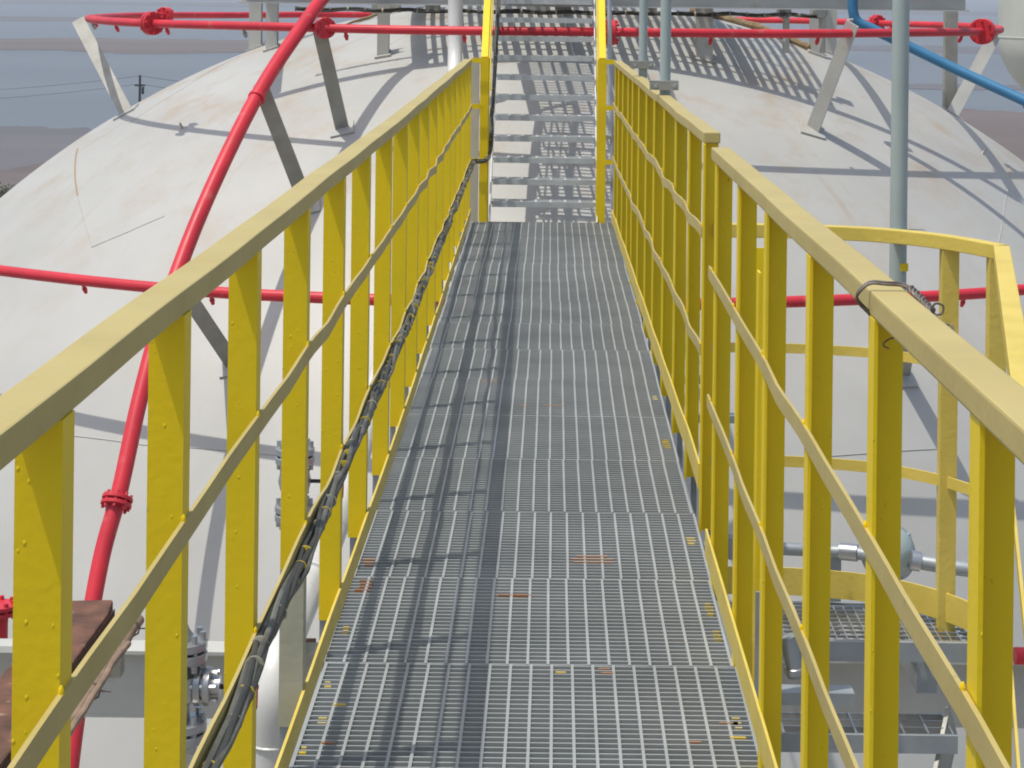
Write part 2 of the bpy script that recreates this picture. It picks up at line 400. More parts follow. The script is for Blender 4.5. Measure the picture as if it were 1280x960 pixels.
# angle steel struts
def strut(top, base, w, label, side=1, up=V((0,-1,.3)), name='support_strut', m='strut'):
    d = (V(top)-V(base)).normalized(); root = thing(name, label, 'strut', base, 'steel struts holding the red pipes')
    t = .012
    prof = [(-w/2,0),(w/2,0),(w/2,-w*.8),(w/2-t,-w*.8),(w/2-t,-t),(-w/2,-t)]
    if side < 0: prof = [(-x, y) for x, y in prof][::-1]
    part('angle_bar', MB().extrude(prof, [V(base)-d*.03, V(top)], up), M[m], root)
    n = (V(base)-ZC).normalized()
    part('base_pad', MB().disc(V(base)+n*.008, n, w*1.25, .016, 4), M['tank'], root)
    return root
rA = lambda A, dz=0: V((ZC.x+rr1*math.cos(A), ZC.y+rr1*math.sin(A), z1+dz))
strut(at(97,24,20.5), ps(158,141), .125, 'leftmost grey steel strut holding the left end of the red ring', -1)
strut(ringpt(399,rr1,z1)+V((0,.05,-.03)), ps(428,162), .11, 'dark grey strut under the red ring beside the red riser flange', -1)
strut(ringpt(1064,rr1,z1)+V((0,-.04,.08)), ps(1015,163), .12, 'pale grey strut under the red ring beside the blue pipe bend', -1, V((-.55,-1,.3)), m='offwhite')
strut(at(1243,45,20.4), ps(1192,140), .12, 'rightmost grey strut holding the right end of the red ring', 1, m='offwhite')
RIS = [(500,-78),(455,-55),(425,-28),(400,2),(375,37),(341,87),(310,141),(271,221),(236,303),(201,402),(174,502),(150,612),(128,692),(110,790),(95,900),(86,975),(80,1060)]
rp = crom([ps(x, y, SO+.09) for x, y in RIS], 8)
riser = thing('riser_pipe', 'thick curved red riser pipe sweeping down the left side of the tank', 'pipe', rp[-1])
part('pipe', MB().tube(rp, .055, 18), M['red'], riser)
fp = ps(146,627,SO+.09); fd = ps(150,612,SO+.09)-ps(143,642,SO+.09)
part('flange', flange(MB(), fp, fd, .1, .024, .014, 8, .011), M['red'], riser)
cp = ps(321,122,SO+.09); cd = ps(335,97,SO+.09)-ps(310,141,SO+.09)
part('clamp', MB().disc(cp, cd, .066, .035), M['red'], riser)
st_ = strut(ps(326,108,SO+.1), ps(384,258), .115, 'grey strut clamped to the middle of the red riser pipe', -1)
strut(ps(236,372,SO-.03), ps(292,456), .11, 'short grey strut under the lower red ring, left of the walkway', -1)
strut(ringpt(1150,rr2,z2)+V((0,.05,-.05)), ps(1128,470), .11, 'short grey strut under the lower red ring, right of the walkway', 1)
# short red stand pipe at far left
q0 = at(-3,770,9.2)
sp_ = thing('stand_pipe', 'short red pipe with flange standing at the far left behind the plank', 'pipe', q0-V((0,0,.6)))
part('pipe', MB().tube([q0-V((0,0,.6)), q0+V((0,0,.015))], .045, 14), M['red'], sp_)
part('flange', flange(MB(), q0+V((0,0,.03)), (0,0,1), .085, .018, .01), M['red'], sp_)
q0 = at(1268,820,6.9)
tag(MB().tube([q0, q0+V((.5,.02,.005)), q0+V((1,.05,.0))], .028, 12).build('red_pipe', M['red']), 'short red pipe end at the lower right edge by the beam', 'pipe')

# ------------------------------------------------------------------ the top platform over the tank crown
PZ = -.149
top = thing('top_platform', 'grey steel platform on columns over the crown of the white tank', 'platform', (0,17.7,PZ))
X0, X1, Y0, Y1 = -2.6, 3.48, 17.66, 22.7
def channel(a, b, h=.17, w=.07, t=.01):
    return MB().extrude([(-w/2,0),(w/2,0),(w/2,t),(-w/2+t,t),(-w/2+t,h-t),(w/2,h-t),(w/2,h),(-w/2,h)], [V(a), V(b)])
part('beam', channel((X0,Y0,PZ),(X1,Y0,PZ)), M['offwhite'], top)
part('beam', channel((X1,Y1,PZ),(X0,Y1,PZ)), M['offwhite'], top)
part('beam', channel((X0,Y1-.05,PZ),(X0,Y0+.05,PZ)), M['offwhite'], top)
part('beam', channel((X1,Y0+.05,PZ),(X1,Y1-.05,PZ)), M['offwhite'], top)
for x in (-1.3, .1, 1.5, 2.6): part('beam', channel((x,Y0+.05,PZ+.02),(x,Y1-.05,PZ+.02), .13, .06), M['offwhite'], top)
gz = PZ+.175
def grating_mb(x0, x1, y0, y1, z, px, py, bh=.03, bt=.005, rt=.006, along='x'):
    mb = MB(); 
    if along == 'x':
        n = max(1, round((y1-y0)/py))
        for i in range(n+1):
            y = y0+(y1-y0)*i/n; mb.box(x0, x1, y-bt/2, y+bt/2, z-bh, z)
        n = max(1, round((x1-x0)/px))
        for i in range(n+1):
            x = x0+(x1-x0)*i/n; mb.box(x-rt/2, x+rt/2, y0-bt/2-.0006, y1+bt/2+.0006, z-rt, z+.0012)
    else:
        n = max(1, round((x1-x0)/px))
        for i in range(n+1):
            x = x0+(x1-x0)*i/n; mb.box(x-bt/2, x+bt/2, y0, y1, z-bh, z)
        n = max(1, round((y1-y0)/py))
        for i in range(n+1):
            y = y0+(y1-y0)*i/n; mb.box(x0-bt/2-.0006, x1+bt/2+.0006, y-rt/2, y+rt/2, z-rt, z+.0012)
    return mb
for (a, b, c, d) in ((-1.35, -.45, Y0, 19.8), (-.45, .45, Y0, 19.8), (.45, 1.3, Y0, 19.8), (1.3, 2.1, Y0, 19.8)):
    part('grating', grating_mb(a+.01, b-.01, c+.01, d-.01, gz, .085, .35, .03, .038, .03, along='y'), M['galv'], top)
def column(px, py, w, label=None):
    b = ps(px, py); n = (b-ZC).normalized()
    part('column', MB().extrude([(-w/2,-w/2),(w/2,-w/2),(w/2,-w/2+.012),(.006,-w/2+.012),(.006,w/2-.012),(w/2,w/2-.012),(w/2,w/2),(-w/2,w/2),(-w/2,w/2-.012),(-.006,w/2-.012),(-.006,-w/2+.012),(-w/2,-w/2+.012)], [b-V((0,0,.05)), V((b.x,b.y,PZ+.9 if px < 400 else PZ+.002))], V((0,1,0))), M['offwhite'], top)
    part('base_pad', MB().disc(b+n*.01, n, w*1.0, .02, 4), M['tank'], top)
for px, py, w in ((318,57,.115),(340,61,.105),(479,69,.1),(880,73,.14),(1021,68,.13),(1040,64,.1)): column(px, py, w)
b = at(1187,137,20.4)
part('column', MB().bar(b+V((0,0,-.3)), V((b.x,b.y,PZ+.17)), .12, .12, V((0,1,0))), M['strut'], top)
for px, w in ((494,.11),(541,.14),(675,.16),(704,.15),(470,.09),(815,.09),(830,.06)):
    b = ps(px, 14)
    part('stub', MB().box(b.x-w/2, b.x+w/2, b.y-.05, b.y+.05, b.z-.1, PZ+.1), M['strut' if px not in (675,) else 'offwhite'], top)
# cable run clipped under the front beam
def braid(P, r, n, mats, name_root, pitch=.5, cr=None):
    cr = cr or r*.55
    L_ = [0]
    for a, b in zip(P, P[1:]): L_.append(L_[-1]+(b-a).length)
    for k in range(n):
        Q = []
        for i, p in enumerate(P):
            t = (P[min(i+1, len(P)-1)]-P[max(i-1, 0)]).normalized()
            x = t.cross(V((0,0,1)))
            x = x.normalized() if x.length > .05 else V((1,0,0)); z = x.cross(t)
            A = 2*math.pi*(k/n + L_[i]/pitch*.25 + .3*noise.noise(V((L_[i]*3, k*5., 0))))
            w = r*(1+.6*noise.noise(V((L_[i]*5, k*3.1, 7))))
            Q.append(p + (x*math.cos(A)+z*math.sin(A))*w)
        part('cable', MB().tube(Q, cr, 8), M[mats[k % len(mats)]], name_root)
run = thing('cable_run', 'thin dark tied cable run under the front beam of the top platform', 'cable', (-2.15,17.92,-.2))
P = [V((-2.17+4.43*i/60, 17.92, -.193-.012*math.sin(i*.5)**2)) for i in range(61)]
braid(P, .011, 3, ['cable','cable2'], run, .4, .009)
for i in range(0, 61, 1):
    if i % 2 == 0: part('cable_tie', MB().disc(P[i], (1,0,0), .023, .014, 10), M['tie' if i % 4 else 'cable2'], run)
for px, y in ((980,12),(1025,12)):
    c = at(px, y+3, 18.0)
    bx = thing('gland_box', 'small grey cable gland box ' + ('nearer the stair' if px < 1000 else 'farther from the stair') + ' at the cable run end', 'box', c, None)
    part('housing', MB().disc(c, (0,1,0), .06, .1, 12), M['strut'], bx); part('cover', MB().disc(c-V((0,.055,0)), (0,1,0), .05, .02, 12), M['galv'], bx)
    part('stem', MB().tube([c+V((.02,0,-.05)), c+V((.02,0,-.35))], .03, 10), M['offwhite'], bx)

# ------------------------------------------------------------------ the walkway deck
walk = thing('walkway', 'long grey steel grating walkway leading to the stair', 'walkway', (-.034, 1.37, DZ))
DX0, DX1 = -.526, .458
pan = grating_mb(-.490, .490, 0.006, .729, 0, .049, .0301, .03, .0052, .0068)
# banding bars that close each panel
pan.box(-.4935, -.4905, 0.0, .735, -.032, .0015); pan.box(.4905, .4935, 0.0, .735, -.032, .0015)
p0 = pan.build('deck_panel', M['grate']); p0.parent = walk
for i in range(18):
    o = p0 if i == 0 else copy_part(p0, walk, (0,0,0))
    o.location = (random.uniform(-.004,.004), i*.7352, random.uniform(-.0015,.002))
    o.rotation_euler = (random.uniform(-.0035,.0035), random.uniform(-.002,.002), random.uniform(-.004,.004))
for x in (DX0+.02, DX1-.02):
    part('stringer', channel((x,1.37,DZ-.24),(x,14.58,DZ-.24), .2, .07), M['galv'], walk)
for y in [1.5+.735*i for i in range(18)]:
    part('cross_member', MB().box(DX0+.06, DX1-.06, y-.02, y+.02, DZ-.1, DZ-.04), M['galv'], walk)
# rust bloom flakes and paint spatter on the bars are thin coats on the deck
sm = {'orange': mat('orange_rust', (.36,.15,.06), .9, col2=(.26,.20,.15), scale=30, amt=.5), 'paint': mat('spilt_yellow_paint', (.66,.47,.04), .5, col2=(.40,.36,.22), scale=30, amt=.5)}
def spot(px, py, w, d, m):
    u, v = uv(px, py); Y = -DZ*F/v; X = u*Y/F
    X = max(DX0+.01+w/2, min(DX1-.012-w/2, X)); k0 = round((Y-d/2)/.0301); n = max(1, round(d/.0301)); mb = MB()
    for i in range(n):
        y = 1.37+.006+round((Y-1.376)/.0301 + i)*.0301
        a, b = X-w/2*random.uniform(.5,1), X+w/2*random.uniform(.5,1)
        mb.box(a, b, y-.0032, y+.0032, DZ-.012, DZ+.0028)
    tag(part('paint_stain', mb, sm[m], walk), kind='stuff')
for a in ((740,703,.13,.1,'orange'),(640,746,.11,.03,'orange'),(455,738,.05,.12,'orange'),(460,708,.04,.1,'orange'),(692,508,.1,.03,'orange'),(615,478,.1,.05,'orange'),
          (655,508,.04,.03,'orange'),(910,902,.06,.03,'orange'),(925,922,.05,.03,'paint'),(935,912,.03,.09,'paint'),(868,928,.05,.03,'orange'),(700,840,.04,.03,'paint'),(757,842,.04,.05,'orange'),
          (402,905,.03,.06,'paint'),(425,880,.03,.03,'paint'),(375,942,.02,.06,'paint'),(432,790,.02,.06,'paint'),(408,860,.02,.06,'paint'),(880,680,.03,.08,'paint'),(893,770,.025,.12,'paint'),(905,800,.02,.1,'paint'),(832,500,.03,.1,'paint'),(848,560,.03,.15,'paint'),(410,930,.05,.03,'orange')):
    spot(*a)
cb_ = MB(); zt = -2.262; yb = 7.2
cb_.box(-3.6, 2.6, yb-.06, yb+.06, zt-.012, zt); cb_.box(-3.6, 2.6, yb-.0045, yb+.06, zt-.245, zt-.2325); cb_.box(-3.6, 2.6, yb-.005, yb+.005, zt-.232, zt-.013)
tag(cb_.build('cross_beam', M['offwhite']), 'white steel cross beam spanning underneath the walkway', 'beam')

# ------------------------------------------------------------------ railings
def zr(z0, Y): return z0 - .0062*(Y-2.1)
def wav(Y, seed, amp): return amp*noise.noise(V((Y*1.35, seed, 0)))
def lpost(xi, xo, y, z0, z1, flange_dir, w=.05, t=.0055):
    """angle-iron post: the face across the walk, the flange along it on the inner edge"""
    mb = MB(); s = 1 if xo > xi else -1
    a, b = sorted((xi, xo))
    mb.box(a, b, y-t/2, y+t/2, z0, z1)
    fa, fb = sorted((xi, xi+s*t))
    y0, y1 = (y+t/2+.0002, y+w) if flange_dir > 0 else (y-w, y-t/2-.0002)
    mb.box(fa, fb, y0, y1, z0, z1)
    return mb
def flat_rail(path, h, t, x_in):
    return MB().extrude([(-t/2,-h/2),(t/2,-h/2),(t/2,h/2),(-t/2,h/2)], path)
def railing(label, side, ys, yA, yB, xi_f, xo_f, grp, mids=(-.745,-1.115), toe=(-1.44,-1.50), wobble=.012, brackets=(), primer=None):
    root = thing('guard_railing', label, 'railing', (xi_f(yA), yA, DZ), grp)
    n = int((yB-yA)/.12)
    Ys = [yA+(yB-yA)*i/n for i in range(n+1)]
    # top rail: a flat-sided tube
    w = .052; h = .034
    path = [V(((xi_f(y)+xo_f(y))/2 + .25*wav(y, side*3.1, wobble), y, zr(-.430, y)+.25*wav(y, side*7.7, wobble))) for y in Ys]
    part('top_rail', MB().extrude([(-w/2,-h/2),(w/2,-h/2),(w/2,h/2),(-w/2,h/2)], path), M['rail'], root, bevel=.0035)
    for k, z0 in enumerate(mids):
        path = []
        for y in Ys:
            ph = min((abs(y-q) for q in ys))/.37
            bow = min(1, ph)
            path.append(V((xi_f(y)-side*(.0032)+ -side*abs(wav(y, side*9+k*4, wobble*1.3))*bow, y, zr(z0, y)+wav(y, side*2+k*6.3, wobble*1.1)*(.4+bow))))
        part('mid_rail', flat_rail(path, .034, .006, 0), M['rail'], root)
    path = [V((xi_f(y)-side*.0032, y, zr((toe[0]+toe[1])/2, y)+wav(y, side*5, wobble*.6))) for y in Ys]
    part('toe_rail', flat_rail(path, toe[0]-toe[1], .006, 0), M['toe'], root)
    for i, y in enumerate(ys):
        jx = random.uniform(-.003,.003); zt = zr(-.4475, y)
        if primer is not None and i == primer:
            part('post', lpost(xi_f(y)+jx, xo_f(y)+jx, y, -1.205, zt, -side), M['yellow'], root)
            part('post_foot', lpost(xi_f(y)+jx, xo_f(y)+jx, y, DZ+.09, -1.205, -side), M['primer'], root, 'bare grey primer foot of a post')
        else:
            part('post', lpost(xi_f(y)+jx, xo_f(y)+jx, y, DZ+.085 if side < 0 else DZ-.06, zt, -side), M['yellow'], root)
        fx = xi_f(y)+side*.036; part('foot_plate', MB().box(fx-.010, fx+.010, y+.003, y+.009, DZ-.2, DZ+.12), M['galv'], root)
        if i in brackets:
            x = xi_f(y); zb = DZ+.15
            bm_ = MB().box(x+.004, x+.2, y+.006, y+.012, zb-.026, zb).box(x+.004, x+.2, y+.0125, y+.06, zb-.006, zb)
            part('bracket', bm_, M['galv'], root)
        # weld beads where the rails meet the post
        for z0 in mids:
            part('weld', MB().lathe(V((xi_f(y)-side*.004, y-.003, zr(z0, y)+.012)), (0,0,1), [(0,.001),(.004,.0032),(.010,.0032),(.014,.001)], 8), M['yellow'], root)
    return root
grp = 'yellow guard railings along the walkway'
def lerp(a, b, t): return a+(b-a)*max(0, min(1, t))
XL_i = lambda y: lerp(-.497, -.54, (y-7)/7.5); XL_o = lambda y: XL_i(y)-.049
ysL = [1.42,2.16,2.88,3.61,4.35,5.10,5.87]+[6.62+.735*i for i in range(10)]+[13.9,14.42]
left = railing('long yellow railing on the left of the walkway carrying the cable bundle', -1, ysL, 1.2, 14.5, XL_i, XL_o, grp, wobble=.014, primer=4)
XN_i = lambda y: .454; XN_o = lambda y: .502
ysN = [1.52,2.26,2.96,3.68,4.41,5.10,5.78]
near = railing('near yellow railing on the right of the walkway with wire tied round it', 1, ysN, 1.2, 5.88, XN_i, XN_o, grp, mids=(-.762,-1.12), toe=(-1.478,-1.552), wobble=.007, brackets=(4,))
XF_i = lambda y: lerp(.481, .440, (y-6.6)/7.9); XF_o = lambda y: XF_i(y)+.048
ysF = [6.56+.72*i for i in range(11)]+[14.42]
far = railing('far yellow railing on the right of the walkway ending at the stair', 1, ysF, 6.54, 14.5, XF_i, XF_o, grp, mids=(-.72,-1.09), toe=(-1.44,-1.52), wobble=.02, brackets=tuple(range(1,11)))

# ------------------------------------------------------------------ cable bundle along the left railing
cb = thing('cable_bundle', 'dark bundle of cables with pale ties slung along the left yellow railing', 'cable', (-.48,2.0,-1.15))
P = []
for i in range(120):
    y = 1.5+12.9*i/119
    sag = .010*abs(math.sin((y-2.16)*math.pi/1.47))
    P.append(V((XL_i(y)+.0215+.004*noise.noise(V((y*2,1,1))), y, zr(-1.110, y)-sag+.012*noise.noise(V((y*3,4,1))))))
e = P[-1]
P += crom([e, V((-.52,14.52,zr(-1.118,14.4))), V((-.44,14.56,-1.19)), V((-.41,14.62,-1.12)), V((-.405,14.75,-.9)), V((-.40,15.1,-.62)), V((-.395,15.6,-.25)), V((-.39,16.0,.02))], 6)[1:]
braid(P, .0098, 6, ['cable','cable2','cable','cable2','cable2','cable'], cb, .5, .0060)
acc = 0; last = P[0]
for i in range(1, len(P)-1):
    acc += (P[i]-last).length; last = P[i]
    if acc > .085:
        acc = random.uniform(-.05,.05); t = P[i+1]-P[i-1]
        part('cable_tie', MB().disc(P[i]+V((random.uniform(-.003,.003),0,random.uniform(-.003,.003))), V(t)+V((random.uniform(-.004,.004),0,random.uniform(-.05,.05)))*t.length*4, random.uniform(.0140,.0162), random.uniform(.002,.0045), 10), M['ytie' if random.random() < .6 else 'tie'], cb)

# wire twisted round the right handrail
W = [(1112,440,2.93),(1104,434,2.93),(1096,442,2.92)]
wr = thing('wire_tie', 'rusty wire looped and twisted round the near right handrail', 'wire', (.46,2.95,-.44))
loop = [V((.49,2.95,-.4565)), V((.462,2.955,-.4575)), V((.448,2.955,-.447)), V((.434,2.955,-.431)), V((.438,2.95,-.418)), V((.452,2.95,-.4075)), V((.475,2.95,-.4085)), V((.497,2.95,-.4100)), V((.508,2.94,-.416)), V((.512,2.93,-.424))]
part('wire_loop', MB().tube(crom(loop, 6), .0021, 8), M['wire'], wr)
loop2 = [p+V((.001,.006,.0022)) for p in loop[1:]]
part('wire_loop', MB().tube(crom(loop2, 6), .0018, 8), M['wire'], wr)
tw = crom([V((.507,2.945,-.413)), V((.512,2.91,-.418)), V((.516,2.87,-.424)), V((.517,2.83,-.427))], 10)
part('twist', MB().tube([p+V((math.cos(i*.9),0,math.sin(i*.9)))*.0035 for i, p in enumerate(tw)], .0028, 8), M['wire'], wr)
part('twist', MB().tube([p+V((math.cos(i*.9+3.1),0,math.sin(i*.9+3.1)))*.0035 for i, p in enumerate(tw)], .0026, 8), M['wire'], wr)
tail = [tw[-1]] + [tw[-1]+V((.004+.008*math.cos(a), -.02, .006+.008*math.sin(a))) for a in (-2,-.8,.6,2,3.2,4.2)] + [V((.518,2.76,-.432)), V((.512,2.70,-.424)), V((.507,2.64,-.417)), V((.503,2.60,-.421))]
part('tail', MB().tube(crom(tail, 6), .0016, 6), M['wire'], wr)
tail = [V((.492,2.95,-.458)), V((.489,2.93,-.47)), V((.484,2.92,-.477)), V((.474,2.92,-.480)), V((.466,2.92,-.488)), V((.474,2.918,-.493))]
part('tail', MB().tube(crom(tail, 6), .0013, 6), M['wire'], wr)

# ------------------------------------------------------------------ the stair to the crown
SX0, SX1 = -.405, .33
stair = thing('stair', 'grey grating stair with yellow handrails climbing at the walkway end', 'stair', (-.04,14.6,DZ))
g_, r_ = .165, .1395
NT = 12
tread = grating_mb(SX0+.012, SX1-.012, 0, .19, 0, .1, .038, .025, .010, .016)
tread.box(SX0+.012, SX1-.012, -.020, -.0075, -.036, .0025)
for i in range(NT):
    Y = 14.62+g_*i; Z = DZ+r_*(i+1)
    mb = MB(); mb.v = [(x, y+Y, z+Z) for x, y, z in tread.v]; mb.f = tread.f; mb.sm = tread.sm
    part('tread', mb, M['tread'], stair)
for x in (SX0-.005, SX1+.005):
    a = V((x, 14.60, DZ-.06)); b = V((x, 14.6+g_*NT+.06, DZ-.06+r_*(NT)+.05))
    part('stringer', MB().bar(a, b, .008, .19), M['white'], stair)
yT = 14.62+g_*NT
part('landing', grating_mb(SX0, SX1, yT-.02, 17.6, DZ+r_*NT+.01, .1, .045, .03, .013, .02), M['galv'], stair)
for x in (SX0-.005, SX1+.005): part('landing_beam', MB().box(x-.03, x+.03, yT+.08, 17.6, DZ+r_*NT-.17, DZ+r_*NT-.03), M['offwhite'], stair)
for s, x in ((-1,-.455),(1,.362)):
    zt = -.485
    hp = part('handrail_post', MB().box(x-.029, x+.029, 14.58, 14.60, DZ-.1, zt).box(x-.029*s-.006, x-.029*s+.006, 14.6005, 14.65, DZ-.1, zt), M['yellow'], stair)
    sl = r_/g_
    pt = [V((x, 14.60, zt-.005)), V((x+.0, 14.6+g_*NT, zt+sl*g_*NT)), V((x, 17.6, zt+sl*g_*NT))]
    part('handrail', MB().extrude([(-.024,-.02),(.024,-.02),(.024,.02),(-.024,.02)], pt), M['yellow'], stair, bevel=.003)
    for k in (.38,.72): part('handrail', MB().extrude([(-.003,-.018),(.003,-.018),(.003,.018),(-.003,.018)], [p-V((s*.02,-.02,k)) for p in pt]), M['toe'], stair)
    for y in (15.6, 16.7): 
        z = zt+sl*min(y-14.6, g_*NT)
        part('handrail_post', MB().box(x-.02, x+.02, y, y+.006, z-1.12, z-.02).box(x-.003, x+.003, y+.006, y+.04, z-1.12, z-.02), M['yellow'], stair)
    # short ties to the walkway railings
    xr = (XL_i if s < 0 else XF_i)(14.5)
    for z in (-.497, -.815, -1.19):
        part('tie_bar', MB().box(min(x, xr), max(x, xr), 14.548, 14.556, z-.02, z+.014), M['yellow'], stair)
    bse = at(592 if s < 0 else 772, 274, 14.75)
    part('support_column', MB().box(bse.x-.03, bse.x+.03, 14.70, 14.76, -3.9, DZ-.02 if s > 0 else -.52), M['offwhite'], stair)
# thin conduit beside the stair
cdt = thing('conduit', 'thin pale blue conduit rising behind the right stair post', 'conduit', at(767,260,14.9))
part('pipe', MB().tube([at(766,262,14.9), at(765,160,14.9), at(762,100,14.9), at(762,-40,14.9)], .016, 10), mat('pale_conduit', (.5,.53,.60), .35), cdt)
for y in (172,228): part('clamp', MB().box(*(lambda c: (c.x-.05, c.x+.03, c.y-.02, c.y+.02, c.z-.012, c.z+.012))(at(765,y,14.9))), M['steel'], cdt)

# ------------------------------------------------------------------ grey lamp poles clamped outside the right railings
def pole(X, Y, zbot, ztop, r, zplate, pw, label):
    root = thing('steel_pole', label, 'pole', (X, Y, zbot), 'grey green steel poles on the right')
    part('shaft', MB().tube([(X,Y,zbot),(X,Y,ztop)], r, 20), M['pole'], root)
    part('clamp_plate', MB().box(X-pw*.55, X+pw*.45, Y-.05, Y+.03, zplate-.012, zplate).box(X-pw*.55, X+pw*.45, Y-.05, Y-.043, zplate-.04, zplate-.013), M['strut'], root)
    for sx in (-.35,.3): part('bolt', MB().disc((X+pw*sx, Y-.055, zplate-.024), (0,1,0), .008, .014, 6), M['steel'], root)
    return root
c = at(832,50,9.15); pole(c.x, 9.15, -.47, 1.6, .0235, at(830,101,9.1).z, .125, 'grey pole clamped to the far right railing, nearer of two')
c = at(804,50,11.5); pole(c.x, 11.5, -.48, 1.6, .0235, at(803,76,11.5).z, .13, 'grey pole clamped to the far right railing, close to the stair')
c = at(1124,200,6.72); p_ = pole(c.x, 6.72, at(1120,400,6.72).z, 1.5, .0272, at(1140,289,6.72).z, .01, 'tall thick grey pole standing at the side platform railing')
part('clamp_plate', MB().box(c.x-.03, c.x+.085, 6.62, 6.74, at(1140,289,6.7).z-.004, at(1140,289,6.7).z+.002), M['strut'], p_)
part('paint_mark', MB().box(c.x+.004, c.x+.0279, 6.69, 6.70, at(1124,333,6.7).z-.014, at(1124,333,6.7).z+.01), M['yellow'], p_, 'dab of yellow paint')

# ------------------------------------------------------------------ the lower side platform on the right
plan = [V((.512,6.56,0)), V((.752,6.556,0)), V((.92,6.52,0)), V((1.02,6.477,0)), V((1.13,6.39,0)), V((1.222,6.27,0)), V((1.31,6.09,0))]
near_end = V((.83,3.62,0))
plr = crom(plan, 5)
prail = thing('platform_railing', 'curved yellow railing round the lower side platform on the right', 'railing', (.512,6.56,-1.9))
def sweep(path, z, h, t): return MB().extrude([(-t/2,-h/2),(t/2,-h/2),(t/2,h/2),(-t/2,h/2)], [p+V((0,0,z)) for p in path])
part('top_rail', sweep(plr, -.745, .042, .042), M['toe'], prail, bevel=.003)
part('mid_rail', sweep(plr, -1.11, .03, .006), M['toe'], prail)
part('mid_rail', sweep(plr, -1.462, .034, .006), M['toe'], prail)
part('toe_board', sweep(plr, -1.835, .085, .006), M['toe'], prail)
c0 = plan[-1]
part('side_rail', MB().bar(c0+V((-.003,-.02,-.745)), near_end+V((0,0,-.745)), .046, .042), M['toe'], prail, bevel=.003)
for z in (-1.11,-1.462): part('side_rail', MB().bar(c0+V((0,0,z)), near_end+V((0,0,z)), .006, .03), M['toe'], prail)
for p, s in ((V((1.205,6.30,0)),1),(V((1.305,6.10,0)),1),(V((.63,6.30,0)),1)):
    part('post', lpost(p.x-.025, p.x+.025, p.y, -2.0, -.767, 1), M['toe' if p.x > 1 else 'yellow'], prail)
part('post', MB().box(.60,.606, 5.98, 6.05, -2.4, -.80), M['yellow'], prail)
plat = thing('side_platform', 'small grey grating platform below the walkway on the right with step down', 'platform', (.55,6.15,-1.9))
part('grating', grating_mb(.56, 1.26, 6.18, 6.52, -1.9, .03, .042, .025, .004, .006, along='y'), M['steel'], plat)
part('edge_angle', MB().box(.52, 1.3, 6.155, 6.172, -1.955, -1.898), M['galv'], plat)
part('edge_angle', MB().box(.52, 1.24, 6.545, 6.56, -1.955, -1.898), M['galv'], plat)
part('support_beam', MB().box(.50, .56, 6.2, 7.14, -2.06, -1.96), M['galv'], plat)
part('support_beam', MB().box(1.1, 1.16, 6.2, 7.14, -2.06, -1.96), M['galv'], plat)
tz = -2.145
part('step_tread', grating_mb(.70, 1.19, 6.10, 6.27, tz, .075, .05, .03, .004, .006), M['steel'], plat)
part('step_tread_edge', MB().box(.69, 1.2, 6.08, 6.092, tz-.05, tz+.002), M['galv'], plat)
part('stair_stringer', MB().bar((1.215, 6.25, -2.16), (.99, 5.75, -2.65), .012, .16), M['strut'], plat)
part('leg_post', MB().box(.60,.66,5.96,5.97,-2.9,-1.70), M['galv'], plat)
# flexible conduit with a cast elbow, and the round junction box beyond
el = thing('cable_gland', 'grey cast elbow fitting hanging at the platform corner by the yellow posts', 'fitting', at(992,820,6.0))
part('elbow', MB().tube(crom([at(985,795,6.0), at(989,812,6.0), at(994,835,6.0), at(995,846,6.0)], 5), .026, 14), M['galv'], el)
part('collar', MB().disc(at(994,838,6.0), at(995,846,6.0)-at(994,835,6.0), .031, .02), M['steel'], el)
jb = thing('junction_box', 'round grey green junction box behind the side platform', 'box', at(1115,692,7.3))
c = at(1118,691,7.3); ax = V((.55,-.75,.25)).normalized()
part('body', MB().lathe(c, ax, [(-.09,.05),(-.085,.08),(-.02,.087),(.0,.087),(.012,.087),(.03,.07),(.05,.035),(.054,0)], 28), M['pole'], jb)
part('cover_rim', MB().disc(c+ax*.004, ax, .093, .014, 28), M['pole'], jb)
for k in range(6):
    x = ax.orthogonal().normalized(); y = ax.cross(x); A = k*math.pi/3
    part('bolt', MB().disc(c+ax*.014+(x*math.cos(A)+y*math.sin(A))*.082, ax, .010, .012, 6), M['steel'], jb)
cd_ = thing('cable_conduit', 'grey galvanised conduit running through the round junction box', 'conduit', at(900,684,7.3))
part('pipe', MB().tube(crom([at(880,684,7.35), at(980,686,7.35), at(1030,689,7.35), at(1062,690,7.33), at(1085,694,7.3)], 5), .022, 14), M['galv'], cd_)
part('pipe', MB().tube([at(1148,702,7.25), at(1190,709,7.2), at(1260,718,7.2)], .026, 14), M['galv'], cd_)
part('coupling', MB().tube([at(1050,689,7.34), at(1072,691,7.32)], .03, 14), M['steel'], cd_)
part('coupling', MB().tube([at(1138,700,7.25), at(1150,702,7.25)], .034, 14), M['steel'], cd_)
q = at(920,684,7.35); part('box', MB().box(q.x-.03, q.x+.03, q.y-.03, q.y+.03, q.z-.04, q.z+.04), M['galv'], cd_, bevel=.01)
part('hanger', MB().box(at(1045,700,7.35).x-.02, at(1045,700,7.35).x+.02, 7.36, 7.37, -2.25, at(1045,690,7.35).z), M['galv'], cd_)

